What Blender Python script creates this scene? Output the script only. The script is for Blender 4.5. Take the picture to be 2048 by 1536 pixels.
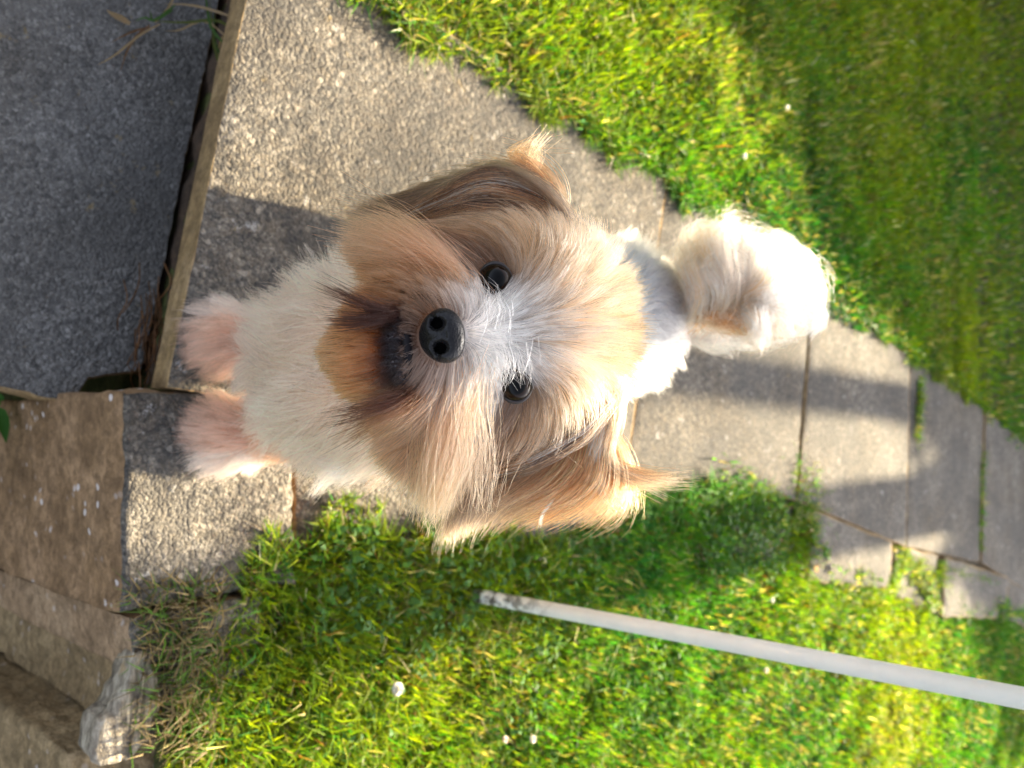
import bpy, bmesh, math
import numpy as np
from mathutils import Vector, Matrix, noise, kdtree

for o in list(bpy.data.objects):
    bpy.data.objects.remove(o)
sc = bpy.context.scene
COL = sc.collection
rng = np.random.default_rng(7)

# ------------------------------------------------------------------ camera
TILT = math.radians(41.5)          # angle between the view axis and straight down
CAM_H = 0.68                       # camera height above the paving
FPX = 1538.0                       # focal length in photo pixels (2048 wide)
cd = bpy.data.cameras.new('camera'); cam = bpy.data.objects.new('camera', cd); COL.objects.link(cam)
CU = Vector((0, math.cos(TILT), math.sin(TILT)))     # picture right
CX = Vector((1, 0, 0))                               # picture down
CN = Vector((0, -math.sin(TILT), math.cos(TILT)))    # towards the camera
M = Matrix((( CU.x, -CX.x, CN.x, 0), (CU.y, -CX.y, CN.y, 0), (CU.z, -CX.z, CN.z, CAM_H), (0, 0, 0, 1)))
cam.matrix_world = M
cd.sensor_width = 36; cd.lens = FPX / 2048 * 36
cd.clip_start = 0.01; cd.clip_end = 500
cd.dof.use_dof = True; cd.dof.focus_distance = 0.39; cd.dof.aperture_fstop = 9.0
sc.camera = cam

# ------------------------------------------------------------------ world, sun, exposure
SUN = Vector((0.06, 1.0, 0)).normalized(); SUN_EL = math.radians(22)
SUN = Vector((SUN.x*math.cos(SUN_EL), SUN.y*math.cos(SUN_EL), math.sin(SUN_EL)))
w = bpy.data.worlds.new('World'); sc.world = w; w.use_nodes = True
nt = w.node_tree; bg = nt.nodes['Background']
sky = nt.nodes.new('ShaderNodeTexSky'); sky.sky_type = 'NISHITA'; sky.sun_disc = False
sky.sun_elevation = SUN_EL; sky.sun_rotation = math.atan2(SUN.x, SUN.y)
sky.air_density = 0.5; sky.dust_density = 4.0; sky.ozone_density = 0.6
hs = nt.nodes.new('ShaderNodeHueSaturation'); hs.inputs['Saturation'].default_value = .5      # thin even haze
nt.links.new(sky.outputs[0], hs.inputs['Color']); nt.links.new(hs.outputs[0], bg.inputs[0]); bg.inputs[1].default_value = 0.12
sd = bpy.data.lights.new('sun', 'SUN'); sun = bpy.data.objects.new('sun', sd); COL.objects.link(sun)
sd.energy = 5.0; sd.angle = math.radians(0.6); sd.color = (1.0, 0.83, 0.55)
sun.rotation_euler = SUN.to_track_quat('Z', 'Y').to_euler()
sc.view_settings.view_transform = 'Standard'; sc.view_settings.look = 'None'
sc.view_settings.gamma = 1.0; sc.view_settings.use_curve_mapping = False
sc.view_settings.exposure = 2.66
sc.render.engine = 'CYCLES'
cy = sc.cycles
cy.use_denoising = True; cy.denoiser = 'OPENIMAGEDENOISE'; cy.denoising_input_passes = 'RGB_ALBEDO_NORMAL'
cy.max_bounces = 12; cy.diffuse_bounces = 5; cy.glossy_bounces = 5; cy.transmission_bounces = 10
cy.caustics_reflective = False; cy.caustics_refractive = False
try: sc.cycles_curves.shape = 'RIBBONS'
except Exception: pass

# ------------------------------------------------------------------ helpers
def at(px, py, z=0.0, d=None):
    """world point seen at a photo pixel, at height z or at depth d along the view axis"""
    r = -CN + CU*((px-1024)/FPX) + CX*((py-768)/FPX)
    t = d if d is not None else (CAM_H - z)/-r.z
    return Vector((0, 0, CAM_H)) + r*t

UPV = Vector((-0.049, 0.119, 1.0))     # plumb line: the paving rises gently away from the steps

def link(name, data, parent=None, kind=None, label=None, cat=None, group=None, loc=None):
    o = bpy.data.objects.new(name, data); COL.objects.link(o)
    if loc is not None: o.location = loc
    if parent is not None: o.parent = parent
    if kind: o['kind'] = kind
    if label: o['label'] = label
    if cat: o['category'] = cat
    if group: o['group'] = group
    return o

def mesh_from(name, verts, faces, mats=(), smooth=True):
    me = bpy.data.meshes.new(name); me.from_pydata([tuple(v) for v in verts], [], faces)
    for m in mats: me.materials.append(m)
    if smooth: me.polygons.foreach_set('use_smooth', [True]*len(me.polygons))
    me.update(); return me

def fast_mesh(name, verts, loops, lstart, ltot):
    me = bpy.data.meshes.new(name)
    me.vertices.add(len(verts)); me.vertices.foreach_set('co', verts.astype(np.float32).ravel())
    me.loops.add(len(loops)); me.loops.foreach_set('vertex_index', loops.astype(np.int32))
    me.polygons.add(len(lstart)); me.polygons.foreach_set('loop_start', lstart.astype(np.int32))
    me.polygons.foreach_set('loop_total', ltot.astype(np.int32))
    me.update(calc_edges=True); return me

class NT:
    def __init__(s, name):
        s.m = bpy.data.materials.new(name); s.m.use_nodes = True; s.t = s.m.node_tree
        s.b = s.t.nodes['Principled BSDF']; s.out = s.t.nodes['Material Output']
    def n(s, typ, **kw):
        nd = s.t.nodes.new('ShaderNode'+typ)
        for k, v in kw.items():
            if k[0] == 'i' and k[1:].isdigit(): nd.inputs[int(k[1:])].default_value = v
            elif k.startswith('in_'): nd.inputs[k[3:].replace('_', ' ')].default_value = v
            else: setattr(nd, k, v)
        return nd
    def l(s, a, b): s.t.links.new(a, b)
    def coord(s): return s.n('TexCoord').outputs['Object']
    def noise(s, vec, scale, detail=4, rough=.6):
        nd = s.n('TexNoise'); nd.inputs['Scale'].default_value = scale; nd.inputs['Detail'].default_value = detail
        nd.inputs['Roughness'].default_value = rough; s.l(vec, nd.inputs['Vector']); return nd
    def voro(s, vec, scale, feature='F1'):
        nd = s.n('TexVoronoi', feature=feature); nd.inputs['Scale'].default_value = scale; s.l(vec, nd.inputs['Vector']); return nd
    def ramp(s, fac, stops):
        nd = s.n('ValToRGB'); e = nd.color_ramp.elements
        while len(e) < len(stops): e.new(0.5)
        for i, (p, c) in enumerate(stops):
            e[i].position = p; e[i].color = (*c, 1) if len(c) == 3 else c
        s.l(fac, nd.inputs[0]); return nd.outputs[0]
    def mix(s, fac, a, b, mode='MIX'):
        nd = s.n('Mix', data_type='RGBA', blend_type=mode)
        for sock, v in ((nd.inputs[0], fac), (nd.inputs[6], a), (nd.inputs[7], b)):
            if hasattr(v, 'is_output'): s.l(v, sock)
            elif isinstance(v, (int, float)): sock.default_value = v
            else: sock.default_value = (*v, 1)
        return nd.outputs[2]
    def bump(s, h, strength=.5, dist=.002, normal=None):
        nd = s.n('Bump'); nd.inputs['Strength'].default_value = strength; nd.inputs['Distance'].default_value = dist
        s.l(h, nd.inputs['Height'])
        if normal is not None: s.l(normal, nd.inputs['Normal'])
        return nd.outputs[0]
    def math(s, op, a, b=None):
        nd = s.n('Math', operation=op)
        for sock, v in ((nd.inputs[0], a), (nd.inputs[1], b)):
            if v is None: continue
            if hasattr(v, 'is_output'): s.l(v, sock)
            else: sock.default_value = v
        return nd.outputs[0]

def g(v): return (v, v, v)

def concrete(name, dark, mid, light, warm, lichen=.5, scale=1.0):
    k = NT(name); c = k.coord()
    big = k.noise(c, 6*scale, 5, .62); med = k.noise(c, 38*scale, 5, .68); fine = k.noise(c, 420*scale, 3, .75)
    grain = k.voro(c, 330*scale); grain2 = k.voro(c, 170*scale); grain3 = k.voro(c, 95*scale)
    gs = k.n('SeparateColor'); k.l(grain.outputs['Color'], gs.inputs[0])
    gs2 = k.n('SeparateColor'); k.l(grain2.outputs['Color'], gs2.inputs[0])
    gs3 = k.n('SeparateColor'); k.l(grain3.outputs['Color'], gs3.inputs[0])
    base = k.ramp(med.outputs[0], [(.32, dark), (.5, mid), (.68, light)])
    gcol = k.ramp(gs.outputs[0], [(.05, tuple(x*.28 for x in dark)), (.30, dark), (.60, mid), (.85, light), (.98, tuple(min(.62, x*1.7) for x in light))])
    g2 = k.ramp(gs2.outputs[1], [(.10, tuple(x*.35 for x in dark)), (.4, mid), (.75, warm), (.97, tuple(min(.6, x*1.5) for x in light))])
    col = k.mix(.55, base, gcol); col = k.mix(.33, col, g2)
    peb = k.math('MULTIPLY', k.ramp(gs3.outputs[2], [(.90, g(0)), (.92, g(.8))]), k.ramp(grain3.outputs['Distance'], [(.25, g(1)), (.38, g(0))]))
    col = k.mix(peb, col, tuple(min(.6, x*1.5) for x in light))
    col = k.mix(k.ramp(fine.outputs[0], [(.40, g(.0)), (.72, g(.6))]), col, tuple(x*.35 for x in dark))
    col = k.mix(k.ramp(big.outputs[0], [(.38, g(0)), (.66, g(.55))]), col, warm, 'OVERLAY')
    col = k.mix(k.ramp(k.noise(c, 4.5*scale, 4, .6).outputs[0], [(.42, g(0)), (.62, g(.6))]), col, tuple(x*.8 for x in dark))
    ln = k.noise(c, 24*scale, 7, .76)
    col = k.mix(k.ramp(ln.outputs[0], [(.61, g(0)), (.66, g(lichen))]), col, (.46, .45, .43))
    col = k.mix(k.ramp(k.noise(c, 30*scale, 5, .75).outputs[0], [(.64, g(0)), (.70, g(.45))]), col, (.27, .19, .07))
    k.l(col, k.b.inputs['Base Color']); k.b.inputs['Roughness'].default_value = .88
    k.b.inputs['Specular IOR Level'].default_value = .3
    h = k.math('ADD', k.math('MULTIPLY', grain.outputs['Distance'], -.8), k.math('MULTIPLY', fine.outputs[0], .7))
    h = k.math('ADD', h, k.math('MULTIPLY', grain2.outputs['Distance'], -.9))
    h = k.math('ADD', h, k.math('MULTIPLY', med.outputs[0], 1.2))
    n1 = k.bump(h, .8, .0022)
    n2 = k.bump(big.outputs[0], .4, .006, n1)
    k.l(n2, k.b.inputs['Normal']); return k.m

def earthy(name, a, b, c2, spots=0.0):
    k = NT(name); c = k.coord()
    n1 = k.noise(c, 16, 6, .68); n2 = k.noise(c, 110, 5, .75); v = k.voro(c, 260); n3 = k.noise(c, 45, 5, .7)
    col = k.ramp(n1.outputs[0], [(.30, a), (.48, b), (.66, c2)])
    col = k.mix(k.ramp(n3.outputs[0], [(.42, g(.0)), (.62, g(.55))]), col, tuple(x*.55 for x in a))
    col = k.mix(k.ramp(n2.outputs[0], [(.42, g(.0)), (.68, g(.7))]), col, tuple(x*.40 for x in a))
    if spots:
        sp = k.voro(c, 85); sp2 = k.noise(c, 11, 3, .5); ss = k.n('SeparateColor'); k.l(sp.outputs['Color'], ss.inputs[0])
        msk = k.math('MULTIPLY', k.ramp(sp.outputs['Distance'], [(.20, g(1)), (.32, g(0))]), k.ramp(sp2.outputs[0], [(.48, g(0)), (.56, g(spots))]))
        msk = k.math('MULTIPLY', msk, k.ramp(ss.outputs[0], [(.45, g(0)), (.5, g(1))]))
        col = k.mix(msk, col, (.62, .56, .53))
    k.l(col, k.b.inputs['Base Color']); k.b.inputs['Roughness'].default_value = .9
    k.b.inputs['Specular IOR Level'].default_value = .25
    h = k.math('ADD', n2.outputs[0], k.math('MULTIPLY', v.outputs['Distance'], -.6))
    k.l(k.bump(h, .7, .003, k.bump(n1.outputs[0], .6, .010)), k.b.inputs['Normal']); return k.m

M_SLAB = concrete('paving_concrete', (.052, .050, .048), (.125, .115, .100), (.25, .225, .185), (.21, .165, .11), scale=1.25)
M_LOW = concrete('step_concrete', (.10, .097, .092), (.16, .155, .147), (.25, .243, .228), (.17, .156, .135), lichen=.14, scale=1.3)
M_COPE = concrete('coping_concrete', (.055, .052, .048), (.14, .128, .11), (.28, .255, .215), (.22, .18, .125), lichen=.75, scale=1.2)
M_EDGE = earthy('slab_edge_grime', (.22, .145, .07), (.33, .225, .105), (.42, .30, .165))
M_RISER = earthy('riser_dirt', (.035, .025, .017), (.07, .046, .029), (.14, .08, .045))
M_WALL = earthy('wall_stone_brown', (.19, .115, .060), (.32, .20, .105), (.45, .29, .165), spots=1.0)
M_WALL2 = earthy('wall_stone_ochre', (.25, .165, .095), (.40, .27, .16), (.52, .37, .23), spots=.5)
M_WALL3 = earthy('wall_stone_olive', (.21, .15, .080), (.35, .25, .135), (.46, .34, .19), spots=.5)
M_SOIL = earthy('garden_soil', (.045, .05, .015), (.075, .085, .022), (.12, .10, .04))
M_BED = earthy('path_bedding', (.03, .026, .02), (.06, .05, .035), (.10, .085, .06))

def slate():
    k = NT('weathered_slate'); c = k.coord()
    mp = k.n('Mapping'); mp.inputs['Scale'].default_value = (1, 5, 5); k.l(c, mp.inputs[0])
    n1 = k.noise(mp.outputs[0], 30, 7, .7); n2 = k.noise(c, 55, 5, .7); n3 = k.noise(c, 25, 4, .6)
    col = k.ramp(n1.outputs[0], [(.32, (.05, .045, .04)), (.48, (.22, .185, .135)), (.64, (.46, .41, .32))])
    col = k.mix(k.ramp(n3.outputs[0], [(.6, g(0)), (.68, g(.7))]), col, (.42, .26, .08))
    k.l(col, k.b.inputs['Base Color']); k.b.inputs['Roughness'].default_value = .8
    k.l(k.bump(n2.outputs[0], .8, .004, k.bump(n1.outputs[0], .6, .004)), k.b.inputs['Normal']); return k.m
M_SLATE = slate()

def rough_prism(name, top, z0, z1, mats, lean=True, cuts=12, amp=.0015, bev=.004, seed=0, z_side_cuts=None):
    """stone or slab: outline `top` (xy, counter-clockwise) from z1 (bottom) to z0 (top), worn edges"""
    bm = bmesh.new()
    def P(x, y, z):
        return Vector((x, y, 0)) + (UPV*z if lean else Vector((0, 0, z)))
    vt = [bm.verts.new(P(x, y, z0)) for x, y in top]; vb = [bm.verts.new(P(x, y, z1)) for x, y in top]
    ft = bm.faces.new(vt); bm.faces.new(vb[::-1])
    nn = len(top)
    for i in range(nn):
        bm.faces.new((vt[i], vb[i], vb[(i+1) % nn], vt[(i+1) % nn]))
    bmesh.ops.recalc_face_normals(bm, faces=bm.faces)
    for f in bm.faces: f.material_index = 1
    ft.material_index = 0
    bmesh.ops.subdivide_edges(bm, edges=bm.edges[:], cuts=cuts, use_grid_fill=True)
    bm.normal_update()
    # round over the rims and roughen
    ctr = Vector((sum(p[0] for p in top)/nn, sum(p[1] for p in top)/nn, 0))
    for v in bm.verts:
        mats_here = {f.material_index for f in v.link_faces}
        if len(mats_here) > 1 and bev:
            v.co -= v.normal * bev*(.35 + 1.0*abs(noise.noise(v.co*70 + Vector((seed, 0, 0)))))
        q = v.co*22 + Vector((seed*3.1, seed, 0)); q2 = v.co*90 + Vector((seed, seed*2.2, 5))
        v.co += v.normal*(noise.noise(q)*amp + noise.noise(q2)*amp*.6)
    me = bpy.data.meshes.new(name); bm.to_mesh(me); bm.free()
    for m in mats: me.materials.append(m)
    me.polygons.foreach_set('use_smooth', [True]*len(me.polygons)); me.update()
    return me

# ------------------------------------------------------------------ ground
front = [(-60, 1.4), (-.75, .40), (-.05, .262), (.045, .25), (.36, .215), (.9, .20), (60, .2)]
V = []; Fc = []
for x, y in front: V.append((x, y, -.022))
for x, y in front: V.append((x, 90, -.022))
for x, y in front: V.append((x - UPV.x*.8, y - .1, -.8))
for x, y in front: V.append((x, -70, -.8))
n = len(front)
for i in range(n-1):
    Fc += [(i, i+1, n+i+1, n+i), (2*n+i, 2*n+i+1, i+1, i), (3*n+i, 3*n+i+1, 2*n+i+1, 2*n+i)]
link('ground', mesh_from('ground', V, Fc, [M_SOIL], False), kind='structure')

# ------------------------------------------------------------------ path
path_poly = [(-.46, .32), (.005, .232), (.045, .25), (.2, .26), (.2, .8), (.28, 1.28), (.45, 1.75), (.60, 2.23), (.78, 2.75), (.98, 3.3),
             (.50, 3.4), (.22, 2.8), (.05, 2.27), (-.07, 1.79), (-.2, 1.33), (-.34, .9)]
V = [(x, y, -.018) for x, y in path_poly]
pathO = link('garden_path', mesh_from('garden_path', V, [tuple(range(len(V)))], [M_BED], False), kind='structure')
slabs = [
    [(-.435, .297), (.003, .212), (.115, .812), (-.300, .902)],
    [(-.300, .907), (.1135, .817), (.205, 1.272), (-.165, 1.328)],
    [(-.164, 1.333), (.2055, 1.277), (.352, 1.740), (-.062, 1.762)],
    [(-.062, 1.774), (.353, 1.752), (.460, 2.212), (.065, 2.243)],
    [(.067, 2.255), (.462, 2.224), (.640, 2.70), (.235, 2.77)],
    [(.24, 2.785), (.645, 2.715), (.84, 3.20), (.42, 3.30)],
]
for i, q in enumerate(slabs):
    dz = [0, -.003, .0, -.004, -.002, 0][i]
    link('paving_slab', rough_prism('paving_slab', q, dz, dz-.042, [M_SLAB, M_EDGE], lean=False, cuts=26, amp=.0012, bev=.003, seed=i+1), parent=pathO)
edging = [
    [(.030, .3335), (.172, .3335), (.19, .56), (.073, .57)],
    [(.076, .580), (.196, .570), (.212, .765), (.112, .772)],
    [(.116, .785), (.214, .778), (.26, 1.02), (.162, 1.03)],
    [(.166, 1.042), (.262, 1.032), (.33, 1.30), (.226, 1.31)],
    [(.226, 1.325), (.352, 1.310), (.432, 1.655), (.331, 1.668)],
    [(.347, 1.70), (.452, 1.685), (.535, 1.93), (.402, 1.95)],
    [(.406, 1.965), (.545, 1.945), (.64, 2.40), (.53, 2.42)],
    [(.54, 2.435), (.645, 2.415), (.80, 2.86), (.69, 2.88)],
]
for i, q in enumerate(edging):
    dz = [-.012, -.004, -.010, -.008, .004, -.006, .004, 0][i]
    link('edging_stone', rough_prism('edging_stone', q, dz, dz-.06, [M_COPE, M_EDGE], lean=False, cuts=14, amp=.004, bev=.008, seed=i+20), parent=pathO)

# ------------------------------------------------------------------ steps
riser_pts = [(-.80, .395), (.0, .245)]
V = []; Fc = []
for j in range(7):
    for i in range(60):
        t = i/59; x = riser_pts[0][0]*(1-t)+riser_pts[1][0]*t; y = riser_pts[0][1]*(1-t)+riser_pts[1][1]*t
        z = -.036 - .13*j/6
        y += .012*noise.noise(Vector((x*25, z*40, 2))) + UPV.y*z*.4
        V.append((x, y, z))
for j in range(6):
    for i in range(59):
        a = j*60+i; Fc.append((a, a+60, a+61, a+1))
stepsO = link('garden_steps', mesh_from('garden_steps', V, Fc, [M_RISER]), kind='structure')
low = [(-.72, .02), (-.06, -.10), (-.022, -.02), (.006, .112), (.020, .172), (-.004, .184), (-.012, .232), (-.70, .37)]
def poly_slab(name, outline, z0, th, mats, seed, amp=.001, step=.0075):
    """flat slab with a free outline: gridded top, worn rim, skirt"""
    ol = []
    for i, p in enumerate(outline):
        q = outline[(i+1) % len(outline)]; L = math.dist(p, q); k = max(2, int(L/step))
        for j in range(k):
            t = j/k; ol.append((p[0]*(1-t)+q[0]*t, p[1]*(1-t)+q[1]*t))
    cx = sum(p[0] for p in ol)/len(ol); cyy = sum(p[1] for p in ol)/len(ol)
    rings = [(0.0, -th), (.001, -th*.5), (.0006, -.004), (.003, 0)]
    V = []; Fc = []; m = len(ol)
    for ins, z in rings:
        for (x, y) in ol:
            d = Vector((cx-x, cyy-y)); d.normalize()
            jit = .0022*noise.noise(Vector((x*60, y*60, seed+z*30))) + .0012*noise.noise(Vector((x*190, y*190, seed)))
            V.append((x+d.x*(ins+jit), y+d.y*(ins+jit), z0+z+.0006*noise.noise(Vector((x*90, y*90, seed)))))
    for r in range(3):
        for i in range(m):
            a = r*m+i; b = r*m+(i+1) % m; Fc.append((a, b, b+m, a+m))
    Fc.append(tuple(range(3*m, 4*m)))
    me = mesh_from(name, V, Fc, mats, False)
    me.polygons.foreach_set('material_index', [1]*(3*m)+[0]); return me
link('step_slab', poly_slab('step_slab', low, -.14, .045, [M_LOW, M_EDGE], 3), parent=stepsO)
base = [(-.66, .06), (-.07, -.05), (-.02, .10), (-.006, .165), (-.02, .22), (-.66, .34)]
link('step_base', poly_slab('step_base', base, -.186, .62, [M_WALL3, M_WALL3], 5), parent=stepsO)

# ------------------------------------------------------------------ retaining wall
wallO = link('retaining_wall', None, label='low brown stone retaining wall beside the steps, spotted with pale lichen', cat='wall', loc=(0, 0, 0))
link('wall_block', rough_prism('wall_block', [(.004, .177), (.188, .175), (.19, .33), (.004, .33)], -.001, -.75, [M_COPE, M_WALL], cuts=30, amp=.004, bev=.007, seed=41), parent=wallO)
link('wall_block', rough_prism('wall_block', [(.192, .182), (.236, .186), (.24, .30), (.192, .30)], -.004, -.75, [M_COPE, M_WALL2], cuts=24, amp=.004, bev=.007, seed=42), parent=wallO)
link('wall_block', rough_prism('wall_block', [(.2385, .200), (.300, .196), (.304, .30), (.2405, .30)], -.012, -.75, [M_COPE, M_WALL3], cuts=24, amp=.006, bev=.008, seed=43), parent=wallO)
link('wall_block', rough_prism('wall_block', [(.302, .150), (.46, .135), (.46, .28), (.3065, .28)], -.045, -.75, [M_WALL3, M_WALL3], cuts=28, amp=.008, bev=.010, seed=44), parent=wallO)
link('wall_block', rough_prism('wall_block', [(.463, .16), (.75, .15), (.75, .28), (.463, .28)], -.03, -.75, [M_WALL3, M_WALL], cuts=24, amp=.008, bev=.010, seed=45), parent=wallO)
cap_px = [(268, 1302), (300, 1296), (318, 1350), (322, 1420), (300, 1490), (262, 1530), (205, 1528), (188, 1500), (205, 1448), (236, 1425), (250, 1375)]
link('capping_stone', rough_prism('capping_stone', [tuple(at(*q)[:2]) for q in cap_px], .003, -.03, [M_SLATE, M_SLATE], cuts=7, amp=.007, bev=.007, seed=46), parent=wallO)

# ------------------------------------------------------------------ lawn grass
def leaf_mat(name, trans=.55, rough=.55):
    k = NT(name)
    a = k.n('Attribute', attribute_name='tint')
    k.b.inputs['Roughness'].default_value = rough; k.b.inputs['Specular IOR Level'].default_value = .16
    k.l(a.outputs['Color'], k.b.inputs['Base Color'])
    tr = k.n('BsdfTranslucent'); ms = k.n('MixShader'); ms.inputs[0].default_value = trans
    tc = k.mix(1.0, a.outputs['Color'], (1.25, 1.2, .35), 'MULTIPLY'); k.l(tc, tr.inputs[0])
    k.l(k.b.outputs[0], ms.inputs[1]); k.l(tr.outputs[0], ms.inputs[2]); k.l(ms.outputs[0], k.out.inputs[0]); return k.m
M_GRASS = leaf_mat('grass_blades')

def vnoise(x, y, s, seed):
    """smooth value noise, numpy"""
    r = np.random.default_rng(seed).random((64, 64)); xs = x*s+100.3; ys = y*s+57.7
    xi = np.floor(xs).astype(int); yi = np.floor(ys).astype(int); fx = xs-xi; fy = ys-yi
    fx = fx*fx*(3-2*fx); fy = fy*fy*(3-2*fy)
    def gg(a, b): return r[a % 64, b % 64]
    return (gg(xi, yi)*(1-fx)+gg(xi+1, yi)*fx)*(1-fy)+(gg(xi, yi+1)*(1-fx)+gg(xi+1, yi+1)*fx)*fy

LE_Y = np.array([.30, .47, .583, .737, .894, 1.089, 1.316, 1.55, 1.786, 1.993, 2.356, 2.8, 3.4])
LE_X = np.array([-.395, -.362, -.337, -.320, -.278, -.225, -.146, -.10, -.045, .0, .115, .27, .52])
RE_Y = np.array([.19, .235, .29, .34, .45, .55, .60, .70, .78, .85, 1.0, 1.15, 1.30, 1.40, 1.55, 1.66, 1.75, 1.86, 1.95, 2.2, 2.5, 2.8, 3.4])
RE_X = np.array([.245, .205, .165, .128, .135, .165, .187, .193, .175, .165, .158, .185, .245, .345, .385, .405, .38, .46, .51, .565, .63, .76, 1.0])

def blades(x, y, length, width, lean, tint, z=None, az=None):
    n = len(x); az = rng.uniform(0, 2*np.pi, n) if az is None else az; fa = az + rng.normal(np.pi/2, .5, n)
    if z is None: z = np.full(n, -.02)
    dx, dy = np.cos(az), np.sin(az); wx, wy = np.cos(fa)*width/2, np.sin(fa)*width/2
    P = np.zeros((n, 5, 3))
    h1 = length*.55; o1 = lean*length*.28; h2 = length*np.sqrt(np.clip(1-lean**2*.8, .1, 1)); o2 = lean*length
    for j, (o, h, s) in enumerate(((0*o1, 0*h1, 1), (0*o1, 0*h1, -1), (o1, h1*np.sqrt(np.clip(1-(lean*.5)**2, .1, 1)), -.9), (o1, h1*np.sqrt(np.clip(1-(lean*.5)**2, .1, 1)), .9), (o2, h2*.95, 0))):
        P[:, j, 0] = x+dx*o+wx*s; P[:, j, 1] = y+dy*o+wy*s; P[:, j, 2] = z+h
    return P, tint

def grass_object(name, P, tint, **kw):
    n = len(P); b = np.arange(n)*5
    loops = np.stack([b, b+1, b+2, b+3, b+3, b+2, b+4], 1).ravel()
    ls = np.stack([np.arange(n)*7, np.arange(n)*7+4], 1).ravel(); lt = np.tile([4, 3], n)
    me = fast_mesh(name, P.reshape(-1, 3), loops, ls, lt)
    ca = me.attributes.new('tint', 'FLOAT_COLOR', 'POINT')
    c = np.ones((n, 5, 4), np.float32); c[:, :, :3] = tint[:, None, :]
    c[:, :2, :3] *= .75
    ca.data.foreach_set('color', c.ravel())
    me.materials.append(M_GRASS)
    return link(name, me, **kw)

def grass_tint(n, x, y):
    t = np.empty((n, 3)); r = rng.random(n)
    pn = vnoise(x, y, 9, 3); pm = vnoise(x, y, 2.5, 4)
    green = np.array([.060, .215, .012]); lime = np.array([.29, .33, .002]); deep = np.array([.018, .130, .034])
    f = np.clip(pn*1.3-.2 + rng.normal(0, .25, n), 0, 1)[:, None]
    t[:] = deep*(1-f)+green*f
    lime_share = .36  # yellow-green share, the same over the whole lawn
    l = np.clip((pm-.55)*1.1 + lime_share + rng.normal(0, .3, n), 0, 1)[:, None]
    t[:] = t*(1-l*.8)+lime*l*.8
    straw = r < .05+.07*(pn < .35); t[straw] = np.array([.38, .33, .17])*rng.uniform(.6, 1.25, (straw.sum(), 1))
    pale = (r > .44) & (r < .452); t[pale] = np.array([.60, .58, .46])*rng.uniform(.7, 1.1, (pale.sum(), 1))
    brn = (r > .955); t[brn] = np.array([.17, .095, .03])*rng.uniform(.6, 1.3, (brn.sum(), 1))
    return t*rng.uniform(.75, 1.25, (n, 1))

def scatter(nn, x0, x1, y0, y1, side):
    x = rng.uniform(x0, x1, nn); y = rng.uniform(y0, y1, nn)
    e = (vnoise(x, y, 22, 11)-.5)*.05 + (vnoise(x, y, 60, 12)-.5)*.03
    if side == 'L':
        k = x < np.interp(y, LE_Y, LE_X)+e
        k &= y > .36 + (x+.4)*-.25
    else:
        k = x > np.interp(y, RE_Y, RE_X)+e
        k &= y > np.interp(x, [.15, .24, .28, .40, 2], [.30, .245, .225, .235, .22]) + e*.5
    x, y = x[k], y[k]
    k = vnoise(x, y, 30, 21)*.7+vnoise(x, y, 75, 22)*.5 > rng.uniform(.05, .55, len(x))
    return x[k], y[k]

parts = []
for side, boxes in (('L', [(-1.15, -.1, .30, 1.3, 270000), (-1.7, .05, 1.3, 2.2, 170000), (-2.0, .5, 2.2, 3.4, 60000)]),
                    ('R', [(.1, .85, .2, .95, 190000), (.12, 1.2, .95, 1.7, 130000), (.3, 1.6, 1.7, 2.6, 90000), (.4, 1.9, 2.6, 3.4, 40000)])):
    for (x0, x1, y0, y1, cnt) in boxes:
        x, y = scatter(cnt, x0, x1, y0, y1, side); n = len(x)
        far = np.clip((y-.5)/1.6, 0, 1)
        ln = rng.gamma(9, .0024, n)*(1.0-.15*far)*(.6+.75*vnoise(x, y, 14, 31)); wd = rng.uniform(.0011, .0027, n)*(1+.7*far)
        e = (np.interp(y, LE_Y, LE_X)-x) if side == 'L' else (x-np.interp(y, RE_Y, RE_X))
        rim = (e < .03)
        lean = np.clip(rng.normal(.52, .28, n) + .25*rim, .02, .98)
        az = np.where(rim & (rng.random(n) < .6), (0 if side == 'L' else np.pi)+rng.normal(-.3 if side == 'L' else .3, .7, n), rng.uniform(0, 2*np.pi, n))
        parts.append(blades(x, y, ln, wd, lean, grass_tint(n, x, y), np.where(rim, -.008, -.018), az))
# sparse blades in the joints of the path
jl = [((1842, 762), (1835, 880), .012, 500), ((1968, 900), (1962, 1100), .012, 260), ((1600, 940), (1640, 1060), .05, 500), ((1440, 960), (1560, 1030), .04, 700),
      ((1200, 1000), (1290, 1000), .02, 220), ((1880, 1135), (1990, 1165), .012, 350), ((1800, 1110), (1900, 1170), .02, 400)]
for (a, b, sp, cnt) in jl:
    A = at(*a); B = at(*b); t = rng.random(cnt); s = rng.normal(0, sp*.5, (2, cnt))
    x = A.x*(1-t)+B.x*t+s[0]; y = A.y*(1-t)+B.y*t+s[1]
    parts.append(blades(x, y, rng.uniform(.012, .032, cnt), rng.uniform(.0015, .003, cnt), rng.uniform(.3, .95, cnt), grass_tint(cnt, x, y), np.full(cnt, -.012)))
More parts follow.
